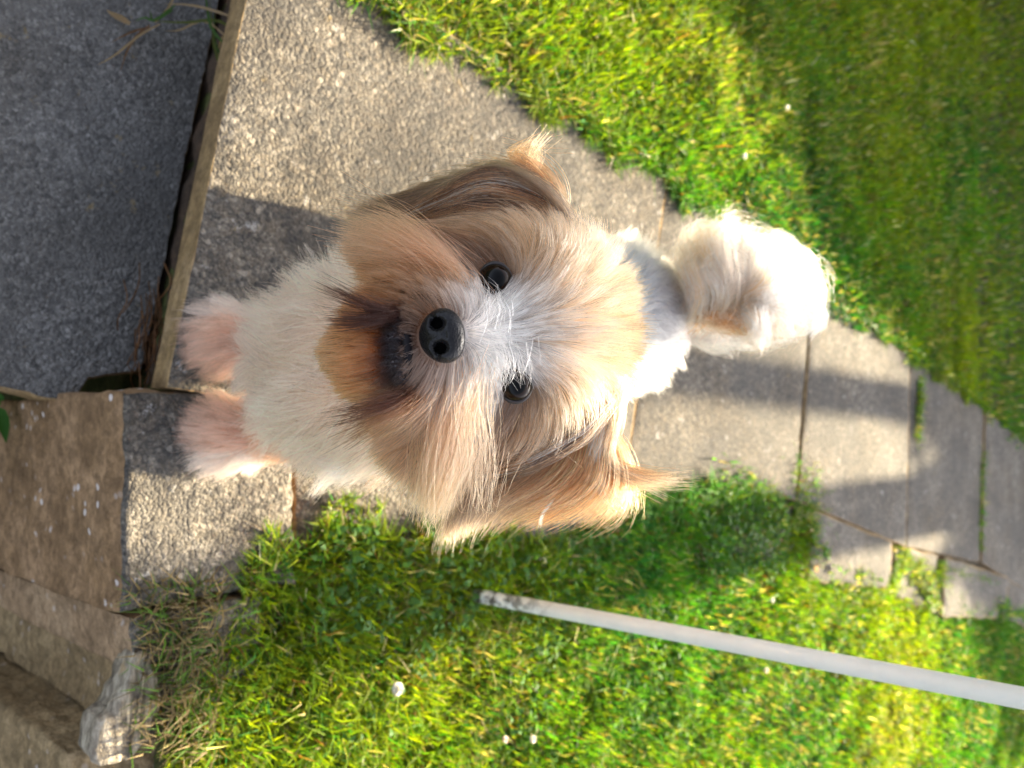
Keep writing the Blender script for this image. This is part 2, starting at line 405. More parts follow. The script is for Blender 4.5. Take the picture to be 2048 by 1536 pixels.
# clover and moss leaves among the blades, thickest along the path edging
for (x0, x1, y0, y1, cnt) in ((1380, 1800, 955, 1145, 900), (620, 1900, 1050, 1480, 1800)):
    Q = np.array([tuple(at(a, b_)) for a, b_ in zip(rng.uniform(x0, x1, cnt), rng.uniform(y0, y1, cnt))])
    keep = (vnoise(Q[:, 0], Q[:, 1], 13, 71) > .52) & ((Q[:, 0] > np.interp(Q[:, 1], RE_Y, RE_X)-.01) | (Q[:, 0] < np.interp(Q[:, 1], LE_Y, LE_X)-.01)); Q = Q[keep]; cnt = len(Q)
    parts.append(blades(Q[:, 0], Q[:, 1], rng.uniform(.006, .013, cnt), rng.uniform(.004, .009, cnt), rng.uniform(.8, .98, cnt), np.array([.075, .165, .045])*rng.uniform(.6, 1.5, (cnt, 1)), rng.uniform(-.002, .016, cnt)))
# dry, matted grass over the wall head
cnt = 1100; px_ = rng.uniform(262, 440, cnt); py_ = rng.uniform(1165, 1500, cnt); keep = (px_-262)/170 + rng.normal(0, .22, cnt) > .25
PT = np.array([tuple(at(a, b_)) for a, b_ in zip(px_[keep], py_[keep])]); cnt = len(PT)
tn = np.array([.25, .19, .10])*rng.uniform(.3, 1.2, (cnt, 1)); gr = rng.random(cnt) < .4; tn[gr] = np.array([.07, .15, .02])*rng.uniform(.6, 1.4, (gr.sum(), 1))
parts.append(blades(PT[:, 0], PT[:, 1], rng.uniform(.012, .045, cnt), rng.uniform(.0008, .0020, cnt), rng.uniform(.6, .98, cnt), tn, np.full(cnt, -.006), rng.normal(-2.2, 1.1, cnt)))
P = np.concatenate([p[0] for p in parts]); T = np.concatenate([p[1] for p in parts])
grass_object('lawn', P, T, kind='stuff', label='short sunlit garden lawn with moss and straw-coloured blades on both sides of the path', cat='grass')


# ------------------------------------------------------------------ tree and hedge beyond the picture that shade the garden
def bark(): 
    k = NT('tree_bark'); c = k.coord(); n1 = k.noise(c, 30, 6, .7)
    k.l(k.ramp(n1.outputs[0], [(.3, (.04, .03, .022)), (.7, (.13, .10, .075))]), k.b.inputs['Base Color']); k.b.inputs['Roughness'].default_value = .9
    k.l(k.bump(n1.outputs[0], .8, .01), k.b.inputs['Normal']); return k.m
M_BARK = bark(); M_LEAF = leaf_mat('tree_leaves', .4)
def tube(path, radii, seg=10):
    """tapered tube along world points"""
    V = []; Fc = []; n = len(path)
    for i, p in enumerate(path):
        t = (path[min(i+1, n-1)]-path[max(i-1, 0)]).normalized()
        a = t.orthogonal().normalized() if i == 0 else (a - t*a.dot(t)).normalized(); b = t.cross(a)
        for j in range(seg):
            an = 2*math.pi*j/seg; V.append(p+(a*math.cos(an)+b*math.sin(an))*radii[i])
    for i in range(n-1):
        for j in range(seg):
            Fc.append((i*seg+j, i*seg+(j+1) % seg, (i+1)*seg+(j+1) % seg, (i+1)*seg+j))
    Fc += [tuple(range(seg))[::-1], tuple(range((n-1)*seg, n*seg))]
    return V, Fc
def smooth_path(pts, n):
    P = [Vector(p) for p in pts]; P = [P[0]*2-P[1]]+P+[P[-1]*2-P[-2]]; out = []
    for i in range(n):
        u = i/(n-1)*(len(P)-3); k_ = min(int(u), len(P)-4); t = u-k_; a, b, c_, d = P[k_:k_+4]
        out.append(.5*((2*b)+(c_-a)*t+(2*a-5*b+4*c_-d)*t*t+(-a+3*b-3*c_+d)*t**3))
    return out
def leaf_cloud(name, P, size, parent):
    n = len(P); u = rng.normal(0, 1, (n, 3)); u /= np.linalg.norm(u, axis=1, keepdims=True); v = np.cross(u, rng.normal(0, 1, (n, 3))); v /= np.linalg.norm(v, axis=1, keepdims=True)
    s = (size*rng.uniform(.7, 1.3, n))[:, None]
    Q = np.stack([P-u*s, P+v*s*.45, P+u*s, P-v*s*.45], 1)
    me = fast_mesh(name, Q.reshape(-1, 3), np.arange(n*4), np.arange(n)*4, np.full(n, 4))
    ca = me.attributes.new('tint', 'FLOAT_COLOR', 'POINT'); c = np.ones((n, 4, 4), np.float32)
    c[:, :, :3] = (np.array([.06, .12, .03])*rng.uniform(.6, 1.5, (n, 1)))[:, None, :]; ca.data.foreach_set('color', c.ravel())
    me.materials.append(M_LEAF); return link(name, me, parent=parent)
tree = link('garden_tree', None, label='two-stemmed leafy tree standing at the far end of the lawn', cat='tree', loc=(0, 0, 0))
for pts, rad in (([(.425, 4.5, -.03), (.43, 4.5, .6), (.445, 4.52, 1.3), (.56, 4.6, 2.4), (1.0, 4.8, 3.6)], .090), ([(.225, 4.74, -.03), (.23, 4.72, .6), (.215, 4.70, 1.3), (.14, 4.7, 2.4), (-.1, 4.8, 3.4)], .056)):
    pth = smooth_path(pts, 24); V, Fc = tube(pth, [rad*(1.15 if i == 0 else 1-.45*i/23) for i in range(24)], 14)
    link('trunk', mesh_from('trunk', V, Fc, [M_BARK]), parent=tree)
lz = .295 + .05 + 4.56*math.tan(SUN_EL)  # height of an unseen branch, added so its shadow covers the dog's face
for pts, rad in (([(.53, 4.53, lz-.10), (.40, 4.55, lz-.02), (.20, 4.56, lz), (-.05, 4.57, lz+.03), (-.4, 4.6, lz+.25), (-.7, 4.7, lz+.6)], .050), ([(.56, 4.56, lz+.1), (.85, 4.6, lz+.25), (1.2, 4.7, lz+.7)], .045)):
    pth = smooth_path(pts, 16); V, Fc = tube(pth, [rad*(1-.35*i/15) for i in range(16)], 12); link('unseen_limb', mesh_from('unseen_limb', V, Fc, [M_BARK]), parent=tree)
pc = []
q = rng.random((5200, 3)); pc.append(np.stack([-.35+.75*q[:, 0], 4.45+.35*q[:, 1], lz+.01+.75*q[:, 2]**1.3], 1))  # low leaf band added over the branch to shade the face too
for cx_, cy_, cz_, rr in ((1.0, 4.8, 3.7, .8), (-.1, 4.8, 3.6, .75), (.5, 5.1, 4.3, .9), (1.5, 4.9, 3.4, .6), (-.6, 4.9, 3.4, .6), (.4, 4.5, 3.3, .55)):
    q = rng.normal(0, 1, (2600, 3)); q /= np.linalg.norm(q, axis=1, keepdims=True); q *= rr*rng.random((2600, 1))**.4
    pc.append(q*np.array([1, 1, .8])+np.array([cx_, cy_, cz_]))
leaf_cloud('crown', np.concatenate(pc), .05, tree)
hedge = link('garden_hedge', None, label='clipped green hedge running along the far side of the lawn', cat='hedge', loc=(0, 0, 0))
HA = np.array([-4.2, 1.35]); HB = np.array([2.4, 7.30]); hd = (HB-HA)/np.linalg.norm(HB-HA); hn = np.array([-hd[1], hd[0]]); HL = np.linalg.norm(HB-HA)
def hedge_top(s): return 1.50 + .07*(vnoise(s*1.0, s*0, 2.1, 61)-.5)*2 + .05*(vnoise(s*1.0, s*0, 6, 62)-.5)*2
ns = 26000; s = rng.uniform(0, HL, ns); zt = hedge_top(s); o = rng.choice([0, 1, 2], ns, p=[.35, .25, .4])
tt = np.where(o == 0, rng.normal(0, .02, ns), np.where(o == 1, .5+rng.normal(0, .02, ns), rng.uniform(0, .5, ns)))
zz = np.where(o == 2, zt+rng.normal(0, .02, ns), rng.uniform(0, 1, ns)*zt)
leaf_cloud('foliage', np.stack([HA[0]+hd[0]*s+hn[0]*tt, HA[1]+hd[1]*s+hn[1]*tt, zz], 1), .03, hedge)
V = []; Fc = []; m = 80
for i in range(m+1):
    si = HL*i/m; zt = float(hedge_top(np.array([si]))[0])-.03
    for tt, z in ((.03, -.03), (.03, zt), (.47, zt), (.47, -.03)): V.append((HA[0]+hd[0]*si+hn[0]*tt, HA[1]+hd[1]*si+hn[1]*tt, z))
for i in range(m):
    for j in range(3): a = i*4+j; Fc.append((a, a+1, a+5, a+4))
Fc += [(0, 1, 2, 3), (4*m+3, 4*m+2, 4*m+1, 4*m)]
k = NT('hedge_core'); c = k.coord(); k.l(k.ramp(k.noise(c, 25, 5).outputs[0], [(.3, (.015, .02, .008)), (.7, (.04, .055, .018))]), k.b.inputs['Base Color'])
link('opaque_core', mesh_from('opaque_core', V, Fc, [k.m], False), parent=hedge)  # solid dark box added inside the leaves so the hedge blocks the sun

# ------------------------------------------------------------------ dog: body
# head-local frame: HU towards the crown side of the face, HX across, HN out of the face
HS = 0.40/FPX
HO = at(1011, 665, d=.40)
def hp(px, py, d): return np.array(at(px, py, d=d))
def arr(v): return np.array(v, float)
A3 = np.array([arr(CU), arr(CX), arr(CN)])          # rows: head plane axes
PRIM = []                                            # (tag, kind, data)
def ball(tag, c, r): PRIM.append((tag, 'cap', (arr(c), arr(c), r, r)))
def cap(tag, a, b, ra, rb): PRIM.append((tag, 'cap', (arr(a), arr(b), ra, rb)))
def ell(tag, c, r, ax=None): PRIM.append((tag, 'ell', (arr(c), arr(r), np.eye(3) if ax is None else ax)))
ell('head', hp(1036, 662, .450), (.040, .054, .046), A3)
ell('head', hp(1012, 664, .426), (.034, .046, .029), A3)
cap('head', hp(965, 668, .417), hp(896, 673, .387), .025, .0170)
ball('head', hp(852, 628, .390), .0135); ball('head', hp(855, 726, .390), .0135)
cap('chin', hp(750, 704, .389), hp(860, 690, .43), .0165, .026)
ball('head', hp(900, 552, .432), .026); ball('head', hp(915, 792, .432), .027)
ell('ear', hp(985, 428, .456), (.040, .016, .016), A3)
ell('ear', hp(1095, 888, .456), (.040, .018, .016), A3)
CH = arr((-.012, .305, .180))
cap('chest', hp(990, 690, .49), CH, .047, .066)
ell('chest', CH, (.066, .074, .090))
cap('body', (-.014, .34, .195), (-.065, .575, .185), .060, .056)
ell('body', (-.066, .580, .178), (.066, .064, .066))
for x0 in (-.039, .042):
    cap('leg', (x0*.8, .315, .16), (x0, .287, .045), .028, .017)
    cap('paw', (x0, .285, .035), (x0*1.06, .264, .018), .0165, .015)
    for tx in (-.013, -.0045, .0045, .013): ball('paw', (x0*1.06+tx, .254+abs(tx)*.45, .0105), .0082)
for x0 in (-.115, -.020):
    cap('leg', (x0*.8-.012, .585, .15), (x0, .555, .095), .042, .028)
    cap('leg', (x0, .555, .095), (x0, .625, .065), .026, .018)
    cap('leg', (x0, .625, .065), (x0, .615, .02), .018, .018)
    cap('paw', (x0, .612, .018), (x0, .590, .014), .0175, .014)
TAIL = [arr(at(*q)) for q in ((1365, 640, .205), (1420, 652, .225), (1490, 655, .245), (1545, 640, .262), (1578, 605, .275), (1572, 560, .282))]
for a, b, r0, r1 in zip(TAIL[:-1], TAIL[1:], (.018, .014, .012, .010, .009), (.014, .012, .010, .009, .007)):
    cap('tail', a, b, r0, r1)
TAGS = np.array([p[0] for p in PRIM])

def sdf_all(p):
    out = np.empty((len(PRIM), len(p)), np.float32)
    for i, (tag, k, d) in enumerate(PRIM):
        if k == 'cap':
            a, b, ra, rb = d; ab = b-a; L2 = max(ab@ab, 1e-12)
            t = np.clip((p-a)@ab/L2, 0, 1); out[i] = np.linalg.norm(p-a-t[:, None]*ab, axis=1)-(ra+(rb-ra)*t)
        else:
            c, r, ax = d; q = (p-c)@ax.T; k0 = np.linalg.norm(q/r, axis=1); k1 = np.linalg.norm(q/(r*r), axis=1)
            out[i] = k0*(k0-1)/np.maximum(k1, 1e-9)
    return out
def sdf(p):
    """smooth union"""
    o = sdf_all(p); kk = .007
    m = o.min(0); return m - kk*np.log(np.exp(-(o-m)/kk).sum(0))
def grad(p, e=.0015):
    gx = np.stack([sdf(p+np.eye(3)[i]*e)-sdf(p-np.eye(3)[i]*e) for i in range(3)], 1)
    return gx/np.maximum(np.linalg.norm(gx, axis=1, keepdims=True), 1e-9)

# surface nets on a voxel grid: one continuous skin
def surface_mesh(h=.0042):
    lo = np.array([-.16, .17, -.004]); hi = np.array([.11, .75, .45])
    N = np.ceil((hi-lo)/h).astype(int)
    gx, gy, gz = [lo[i]+h*np.arange(N[i]) for i in range(3)]
    G = np.stack(np.meshgrid(gx, gy, gz, indexing='ij'), -1).reshape(-1, 3)
    val = np.concatenate([sdf(c) for c in np.array_split(G, 12)]).reshape(N)
    val = np.maximum(val, -(np.arange(N[2])*h+lo[2]-.0015)[None, None, :])
    ins = val < 0
    c8 = sum(ins[i:N[0]-1+i, j:N[1]-1+j, k:N[2]-1+k].astype(int) for i in (0, 1) for j in (0, 1) for k in (0, 1))
    act = (c8 > 0) & (c8 < 8); idx = -np.ones(act.shape, int); cells = np.argwhere(act); idx[act] = np.arange(len(cells))
    acc = np.zeros((len(cells), 3)); cnt = np.zeros(len(cells))
    cor = [np.array([i, j, k]) for i in (0, 1) for j in (0, 1) for k in (0, 1)]
    for a in range(8):
        for b in range(a+1, 8):
            d = cor[b]-cor[a]
            if np.abs(d).sum() != 1: continue
            va = val[tuple((cells+cor[a]).T)]; vb = val[tuple((cells+cor[b]).T)]
            m = (va < 0) != (vb < 0); t = va/np.where(m, va-vb, 1)
            acc[m] += (cells+cor[a])[m]+t[m][:, None]*d; cnt[m] += 1
    V = lo+h*acc/cnt[:, None]; F = []
    for ax in range(3):
        u, v = (ax+1) % 3, (ax+2) % 3
        sl0 = [slice(None)]*3; sl1 = [slice(None)]*3; sl0[ax] = slice(0, -1); sl1[ax] = slice(1, None)
        s0 = ins[tuple(sl0)]; s1 = ins[tuple(sl1)]
        for flip, mm in ((False, s0 & ~s1), (True, ~s0 & s1)):
            e = np.argwhere(mm); e = e[(e[:, u] > 0) & (e[:, v] > 0)]
            eu = np.eye(3, dtype=int)[u]; ev = np.eye(3, dtype=int)[v]
            q = [idx[tuple(np.clip(e-o, 0, np.array(idx.shape)-1).T)] for o in (eu+ev, ev, 0*eu, eu)]
            q = np.stack(q if not flip else q[::-1], 1); F.append(q[(q >= 0).all(1)])
    return V, np.concatenate(F)

BV, BF = surface_mesh()

# ---- coat guides on the head: position in head plane (photo-like units), flow, length cm, lift, colour
Wt = (.72, .68, .63); Cr = (.73, .42, .205); Tn = (.44, .17, .058); Og = (.50, .165, .048); Br = (.070, .032, .016)
Gb = (.18, .105, .058); Pk = (.69, .325, .16); Db = (.03, .010, .006); Gy = (.10, .065, .052); Dt = (.22, .08, .027)
GUIDES = [
 (945, 668, .8, 0, .9, .12, Wt), (1000, 668, 1, 0, 1.8, .22, Wt), (1000, 632, .6, -.5, 1.4, .25, Wt), (972, 622, -.1, -1, 1.5, .3, Wt),
 (1000, 722, .5, .8, 1.7, .25, Wt), (985, 735, .2, 1, 1.8, .3, Wt), (1060, 665, 1, 0, 2.4, .25, (.70, .54, .40)), (1130, 675, 1, .05, 2.8, .25, Cr),
 (1060, 605, .8, -.5, 2.4, .2, Cr), (1100, 560, .6, -.8, 2.8, .22, Cr), (1150, 520, .5, -.85, 2.8, .3, Cr), (1060, 505, .1, -1, 2.4, .2, Cr),
 (1010, 500, -.4, -.9, 2.2, .18, Dt), (955, 505, -.8, -.6, 2.2, .18, Dt), (1200, 600, .9, -.25, 2.8, .35, Cr), (1210, 690, 1, .1, 2.8, .35, Cr),
 (1220, 770, .7, .7, 2.6, .35, Og), (1100, 735, .8, .5, 2.8, .22, Cr), (1100, 800, .3, .95, 3, .2, Cr), (1060, 835, -.3, .95, 2.6, .18, Tn),
 (1010, 825, -.5, .9, 2.4, .18, Gb), (1160, 810, .1, 1, 3, .22, Cr),
 (1130, 445, -.4, -.9, 3.6, .2, Tn), (1070, 405, -.9, -.5, 4, .15, Gb), (1000, 375, -1, -.1, 4.2, .14, Br), (930, 375, -1, .25, 4.2, .1, Br),
 (870, 405, -.9, .5, 3.5, .08, Gb), (950, 440, -1, .15, 4.2, .1, Pk), (1030, 445, -.9, -.2, 4.2, .12, Cr),
 (1185, 850, -.3, .95, 4.5, .2, Og), (1125, 880, -.6, .8, 4.5, .15, Gb), (1050, 905, -.85, .5, 4.5, .1, Gb), (1100, 940, -.9, .4, 4.5, .15, Gb),
 (1000, 935, -.9, .45, 4.2, .12, Br), (980, 880, -.7, .7, 4, .12, Cr), (1235, 830, 0, 1, 3.8, .3, Og),
 (925, 595, -.4, -.8, 1.8, .2, Cr), (900, 545, -.7, -.6, 2.8, .2, Pk), (850, 505, -.85, -.45, 3.4, .2, Pk), (780, 465, -.95, -.3, 3.4, .25, Pk),
 (720, 475, -1, -.2, 3, .3, (.70, .40, .22)), (845, 562, -.85, -.35, 2.8, .16, Tn), (770, 560, -.95, -.15, 3, .2, Tn), (800, 605, -.9, -.1, 2.2, .15, Og),
 (900, 612, -.1, -.7, .45, .1, Br), (862, 618, -.5, -.6, .8, .15, Br), (838, 655, -.9, -.2, .6, .12, Br), (845, 738, -.7, .7, .5, .1, Gy),
 (892, 738, -.1, 1, .5, .1, Gy), (930, 732, .2, 1, 1.6, .25, Wt),
 (945, 790, -.1, 1, 3.5, .2, Pk), (900, 825, -.3, .95, 3.2, .2, Pk), (955, 855, -.2, 1, 3.0, .2, Cr), (850, 855, -.55, .8, 2.6, .2, Pk),
 (800, 805, -.85, .5, 3.4, .18, Pk), (880, 935, -.25, .95, 2.2, .25, Cr), (930, 965, -.1, 1, 2.0, .3, Cr), (780, 885, -.7, .6, 3.4, .25, Cr),
 (765, 700, -1, 0, .8, .25, Og), (720, 650, -1, -.1, 1.0, .25, Og), (720, 760, -1, .1, 1.0, .25, Og), (692, 700, -1, 0, 1.3, .25, (.60, .29, .115)), (700, 640, -1, -.1, 1.4, .25, (.62, .32, .14)), (700, 772, -1, .15, 1.4, .25, (.62, .32, .14)),
 (900, 590, -.5, -.75, 1.6, .15, Pk), (868, 592, -.7, -.5, 1.4, .14, Tn), (890, 768, -.3, .95, 2.4, .15, Pk), (858, 764, -.7, .6, 1.6, .14, Br), (930, 765, -.05, 1, 2.6, .18, Cr),
 (640, 700, -1, 0, 2.4, .25, Cr), (775, 775, -.8, .4, 1.8, .14, Og), (640, 600, -1, -.1, 2.6, .25, Cr), (640, 800, -1, .1, 2.6, .25, Cr),
]
GP = np.array([[q[0], q[1]] for q in GUIDES], float); GD = np.array([[q[2], q[3]] for q in GUIDES], float)
GD /= np.linalg.norm(GD, axis=1, keepdims=True)
GL = np.array([q[4] for q in GUIDES])*.01; GLift = np.array([q[5] for q in GUIDES])*.72; GL = np.where((GL > .019) & (GP[:, 0] > 780), GL*1.3, GL); GC = np.array([q[6] for q in GUIDES])
def head_uv(p):
    q = p-arr(HO); return np.stack([1011+(q@A3[0])/HS, 665+(q@A3[1])/HS], 1)
def head_field(p, sharp=38.0):
    uv = head_uv(p); d2 = ((uv[:, None, :]-GP[None])**2).sum(2); d2 = d2-d2.min(1, keepdims=True)
    wt = np.exp(-d2/(2*sharp**2)); wt /= wt.sum(1, keepdims=True)
    dd = wt@GD; dd /= np.maximum(np.linalg.norm(dd, axis=1, keepdims=True), 1e-6)
    return dd[:, :1]*A3[0]+dd[:, 1:]*A3[1], wt@GL, wt@GLift, wt@GC

EYES = [hp(990, 561, .396), hp(1031, 769, .396)]; NOSE = hp(884, 672, .366)

def coat(p, tags):
    """flow direction, length, lift, colour for points with body tags"""
    n = len(p); D = np.zeros((n, 3)); L = np.full(n, .02); lift = np.full(n, .35); C = np.tile(np.array(Wt), (n, 1))
    h = np.isin(tags, ('head', 'ear', 'chin'))
    if h.any(): D[h], L[h], lift[h], C[h] = head_field(p[h])
    m = tags == 'chest'
    if m.any():
        q = p[m]; D[m] = np.array([0, -.25, -1.0]) + np.stack([(q[:, 0]+.012)*4+.55*np.sin(75*q[:, 2]+60*q[:, 0]+2.0*np.sin(90*q[:, 0])), .35*np.sin(110*q[:, 0]+50*q[:, 2]), 0*q[:, 0]], 1)
        L[m] = .040; lift[m] = .30
        f = np.clip((q[:, 2]-.10)/.15, 0, 1)[:, None]
        C[m] = np.array([.90, .63, .44])*f + np.array([.90, .68, .52])*(1-f)
        cf = np.exp(-(np.linalg.norm(q-hp(700, 704, .41), axis=1)/.030)**2)[:, None]; C[m] = C[m]*(1-.75*cf)+np.array((.62, .32, .14))*.75*cf
        side = np.clip((np.abs(q[:, 0]+.012)-.05)/.03, 0, 1)[:, None]; C[m] = C[m]*(1-side)+np.array(Wt)*side
    m = tags == 'body'
    if m.any():
        q = p[m]; D[m] = np.stack([(q[:, 0]+.05)*6+.6*np.sin(90*q[:, 1]+70*q[:, 0]), np.full(len(q), 1.0), -.35-0*q[:, 0]], 1); L[m] = .030; lift[m] = .25
        f = np.exp(-(((q[:, 0]+.080)/.040)**2+((q[:, 1]-.625)/.034)**2+((q[:, 2]-.23)/.06)**2))[:, None]
        C[m] = np.array((.48, .475, .47))*(1-.9*f)+np.array(Dt)*.9*f
    m = tags == 'leg'
    if m.any(): D[m] = (0, -.1, -1); L[m] = .020; lift[m] = .42; C[m] = (.72, .40, .24)
    m = tags == 'paw'
    if m.any():
        q = p[m]; D[m] = np.stack([(q[:, 0]-np.where(q[:, 0] > 0, .049, -.051))*16, -.8-0*q[:, 0], -.25-0*q[:, 0]], 1); L[m] = .024; lift[m] = .5; C[m] = np.where((q[:, :1] > .055) | (q[:, :1] < -.055), np.array([[.80, .60, .47]]), np.array([[.74, .42, .28]]))
    m = tags == 'tail'
    if m.any():
        D[m] = (-.2, .6, .5); L[m] = .03; lift[m] = .4; C[m] = (.78, .68, .58)
    # dark lids, lips and nose rim
    for e in EYES:
        f = np.exp(-(np.linalg.norm(p-e, axis=1)/.0125)**4)[:, None]; C = C*(1-.93*f)+np.array((.03, .018, .014))*.93*f
        L = L*(1-.6*f[:, 0])
    lipc = hp(797, 705, .378)
    q = p-lipc; f = np.exp(-((q@A3[0]+.0010-14*(q@A3[1])**2)/.0092)**4-((q@A3[1])/.0205)**4-((q@A3[2])/.025)**4)[:, None]
    C = C*(1-.95*f)+np.array((.022, .018, .020))*.95*f; L = L*(1-.65*f[:, 0])
    return D, L, lift, C

def tags_of(p): return TAGS[sdf_all(p).argmin(0)]

# body mesh with skin colour taken from the coat
tg = tags_of(BV); _, _, _, SC = coat(BV, tg)
me = fast_mesh('dog', BV, BF.ravel(), np.arange(len(BF))*4, np.full(len(BF), 4))
me.polygons.foreach_set('use_smooth', [True]*len(BF))
ca = me.attributes.new('coat', 'FLOAT_COLOR', 'POINT'); c4 = np.ones((len(BV), 4), np.float32); c4[:, :3] = SC*.85; ca.data.foreach_set('color', c4.ravel())
k = NT('dog_skin'); a_ = k.n('Attribute', attribute_name='coat'); k.l(a_.outputs['Color'], k.b.inputs['Base Color']); k.b.inputs['Roughness'].default_value = .85
k.b.inputs['Specular IOR Level'].default_value = .1
me.materials.append(k.m)
dog = link('dog', me, label='small fluffy cream and white dog with tan ears standing on the path, looking up', cat='dog')

# ------------------------------------------------------------------ dog: eyes, nose, lip
def sphere_mesh(name, seg, rings, fn, mats):
    bm = bmesh.new(); bmesh.ops.create_uvsphere(bm, u_segments=seg, v_segments=rings, radius=1)
    for v in bm.verts: v.co = fn(v.co.copy())
    me = bpy.data.meshes.new(name); bm.to_mesh(me); bm.free()
    for m in mats: me.materials.append(m)
    me.polygons.foreach_set('use_smooth', [True]*len(me.polygons)); me.update(); return me
k = NT('eye_dark'); c = k.coord()
vm = k.n('VectorMath', operation='NORMALIZE'); k.l(c, vm.inputs[0]); vd = k.n('VectorMath', operation='DOT_PRODUCT'); k.l(vm.outputs[0], vd.inputs[0]); vd.inputs[1].default_value = CN
k.l(k.ramp(vd.outputs['Value'], [(.50, (.006, .004, .003)), (.56, (.010, .005, .003)), (.80, (.014, .006, .003)), (.84, (.002, .002, .002))]), k.b.inputs['Base Color'])
k.b.inputs['Roughness'].default_value = .04; k.b.inputs['Specular IOR Level'].default_value = .14
M_EYE = k.m
for e in EYES:
    r = .0092
    link('eye', sphere_mesh('eye', 32, 24, lambda v: v*r*(1.0 + .06*max(0, v.dot(CN)-.75)), [M_EYE]), parent=dog, loc=Vector(e)-CN*.0022)
k = NT('eyelid_skin'); k.b.inputs['Base Color'].default_value = (.018, .011, .009, 1); k.b.inputs['Roughness'].default_value = .45; M_LID = k.m
for eo in [o for o in dog.children if o.name.startswith('eye')]:
    V = []; Fc = []; m_ = 36; sg = 8
    for i in range(m_):
        a_ = 2*math.pi*i/m_; rd = CU*math.cos(a_)*.92+CX*math.sin(a_)
        cc = rd*.0088+CN*(.0026-.0012*math.cos(a_)**2)
        for j in range(sg):
            an = 2*math.pi*j/sg; V.append(cc+(rd*math.cos(an)+CN*math.sin(an))*.0013)
    for i in range(m_):
        for j in range(sg): Fc.append((i*sg+j, i*sg+(j+1) % sg, ((i+1) % m_)*sg+(j+1) % sg, ((i+1) % m_)*sg+j))
    link('eyelid', mesh_from('eyelid', V, Fc, [M_LID]), parent=eo)
k = NT('nose_leather'); c = k.coord(); v = k.voro(c, 900); nn = k.noise(c, 60, 3)
k.l(k.ramp(nn.outputs[0], [(.3, (.006, .006, .007)), (.7, (.016, .015, .016))]), k.b.inputs['Base Color'])
k.b.inputs['Roughness'].default_value = .27; k.b.inputs['Specular IOR Level'].default_value = .20
k.l(k.bump(v.outputs['Distance'], .5, .0004), k.b.inputs['Normal']); M_NOSE = k.m
def nose_fn(v):
    # local axes: x -> up the face, y -> across, z -> out
    x, y, z = v.x, v.y, v.z
    w = 1.0 + .12*x
    p = Vector((x*.0112, y*.0131*w, z*.0088 + .0012*x))
    p.z -= .0013*math.exp(-(y/.14)**2)*(1 if z > 0 else 0)*(x < .3)
    for s in (-1, 1):
        dx = (x+.10)/.30; dy = (y-s*.43)/.23
        if z > 0: p.z -= .0055*math.exp(-(dx*dx+dy*dy)**1.5)
        if z > -.2: p.z -= .0030*math.exp(-((x+.22+.25*(abs(y)-.45))/.10)**2-((abs(y)-.72)/.20)**2)*.5
        wing = math.exp(-((x+.15)/.35)**2-((y-s*.72)/.22)**2); p.z += .0012*wing
    return p
k = NT('nostril_painted_shade'); k.b.inputs['Base Color'].default_value = (.002, .002, .002, 1); k.b.inputs['Roughness'].default_value = 1; k.b.inputs['Specular IOR Level'].default_value = 0  # black colour paints in the unlit inside of the nostril pits
nm = sphere_mesh('nose', 72, 48, nose_fn, [M_NOSE, k.m])
for f in nm.polygons:
    q = f.center; x, y = q.x/.0112, q.y/.0131
    if q.z > -.002 and min(((x+.10)/.30)**2+((y-s*.46)/.25)**2 for s in (-1, 1)) < .75: f.material_index = 1
noseO = link('nose', nm, parent=dog)
roll = math.radians(8)
RX = (CU*math.cos(roll) - CX*math.sin(roll)); RY = (CX*math.cos(roll) + CU*math.sin(roll))
noseO.matrix_world = Matrix(((RX.x, RY.x, CN.x, NOSE[0]), (RX.y, RY.y, CN.y, NOSE[1]), (RX.z, RY.z, CN.z, NOSE[2]), (0, 0, 0, 1)))
lp = smooth_path([at(812, 630, d=.381), at(812, 660, d=.3715), at(815, 700, d=.3695), at(823, 745, d=.374), at(838, 778, d=.383)], 20)
k = NT('lip_skin'); k.b.inputs['Base Color'].default_value = (.008, .006, .007, 1); k.b.inputs['Roughness'].default_value = .5; k.b.inputs['Specular IOR Level'].default_value = .15
V, Fc = tube(lp, [.0012+.0016*math.sin(math.pi*min(1, max(0, i/19))) for i in range(20)], 12)
link('lip', mesh_from('lip', V, Fc, [k.m]), parent=dog)

# ------------------------------------------------------------------ dog: fur
def grow(roots, nrm, D, L, lift, tags, steps=9, wob=.25, follow=.55):
    n = len(roots); out = np.empty((n, steps+1, 3)); out[:, 0] = roots
    def tang(d, nr):
        t = d-nr*(d*nr).sum(1, keepdims=True); ln = np.linalg.norm(t, axis=1, keepdims=True)
        return t/np.maximum(ln, 1e-6)
    T = tang(D, nrm); d = T*(1-lift)[:, None]+nrm*lift[:, None]*1.2 + rng.normal(0, wob*.5, (n, 3))*.5
    d /= np.linalg.norm(d, axis=1, keepdims=True); p = roots.copy(); seg = (L/steps)[:, None]
    h = np.isin(tags, ('head', 'ear', 'chin')); cur = rng.normal(0, wob*.16, (n, 3))
    for s in range(1, steps+1):
        p = p+d*seg
        if s < steps:
            f = D.copy()
            if h.any():
                f[h] = head_field(p[h])[0]
            f /= np.maximum(np.linalg.norm(f, axis=1, keepdims=True), 1e-6)
            d = d*(1-follow*.5)+f*follow*.5+np.array([0, 0, -.03])+cur
            d /= np.linalg.norm(d, axis=1, keepdims=True)
        if s % 2 == 1:
            sd_ = sdf(p); cl = .0008+.0035*(s/steps); m = sd_ < cl
            if m.any(): p[m] = p[m]+grad(p[m])*(cl-sd_[m])[:, None]
        p[:, 2] = np.maximum(p[:, 2], .002)
        out[:, s] = p
    return out

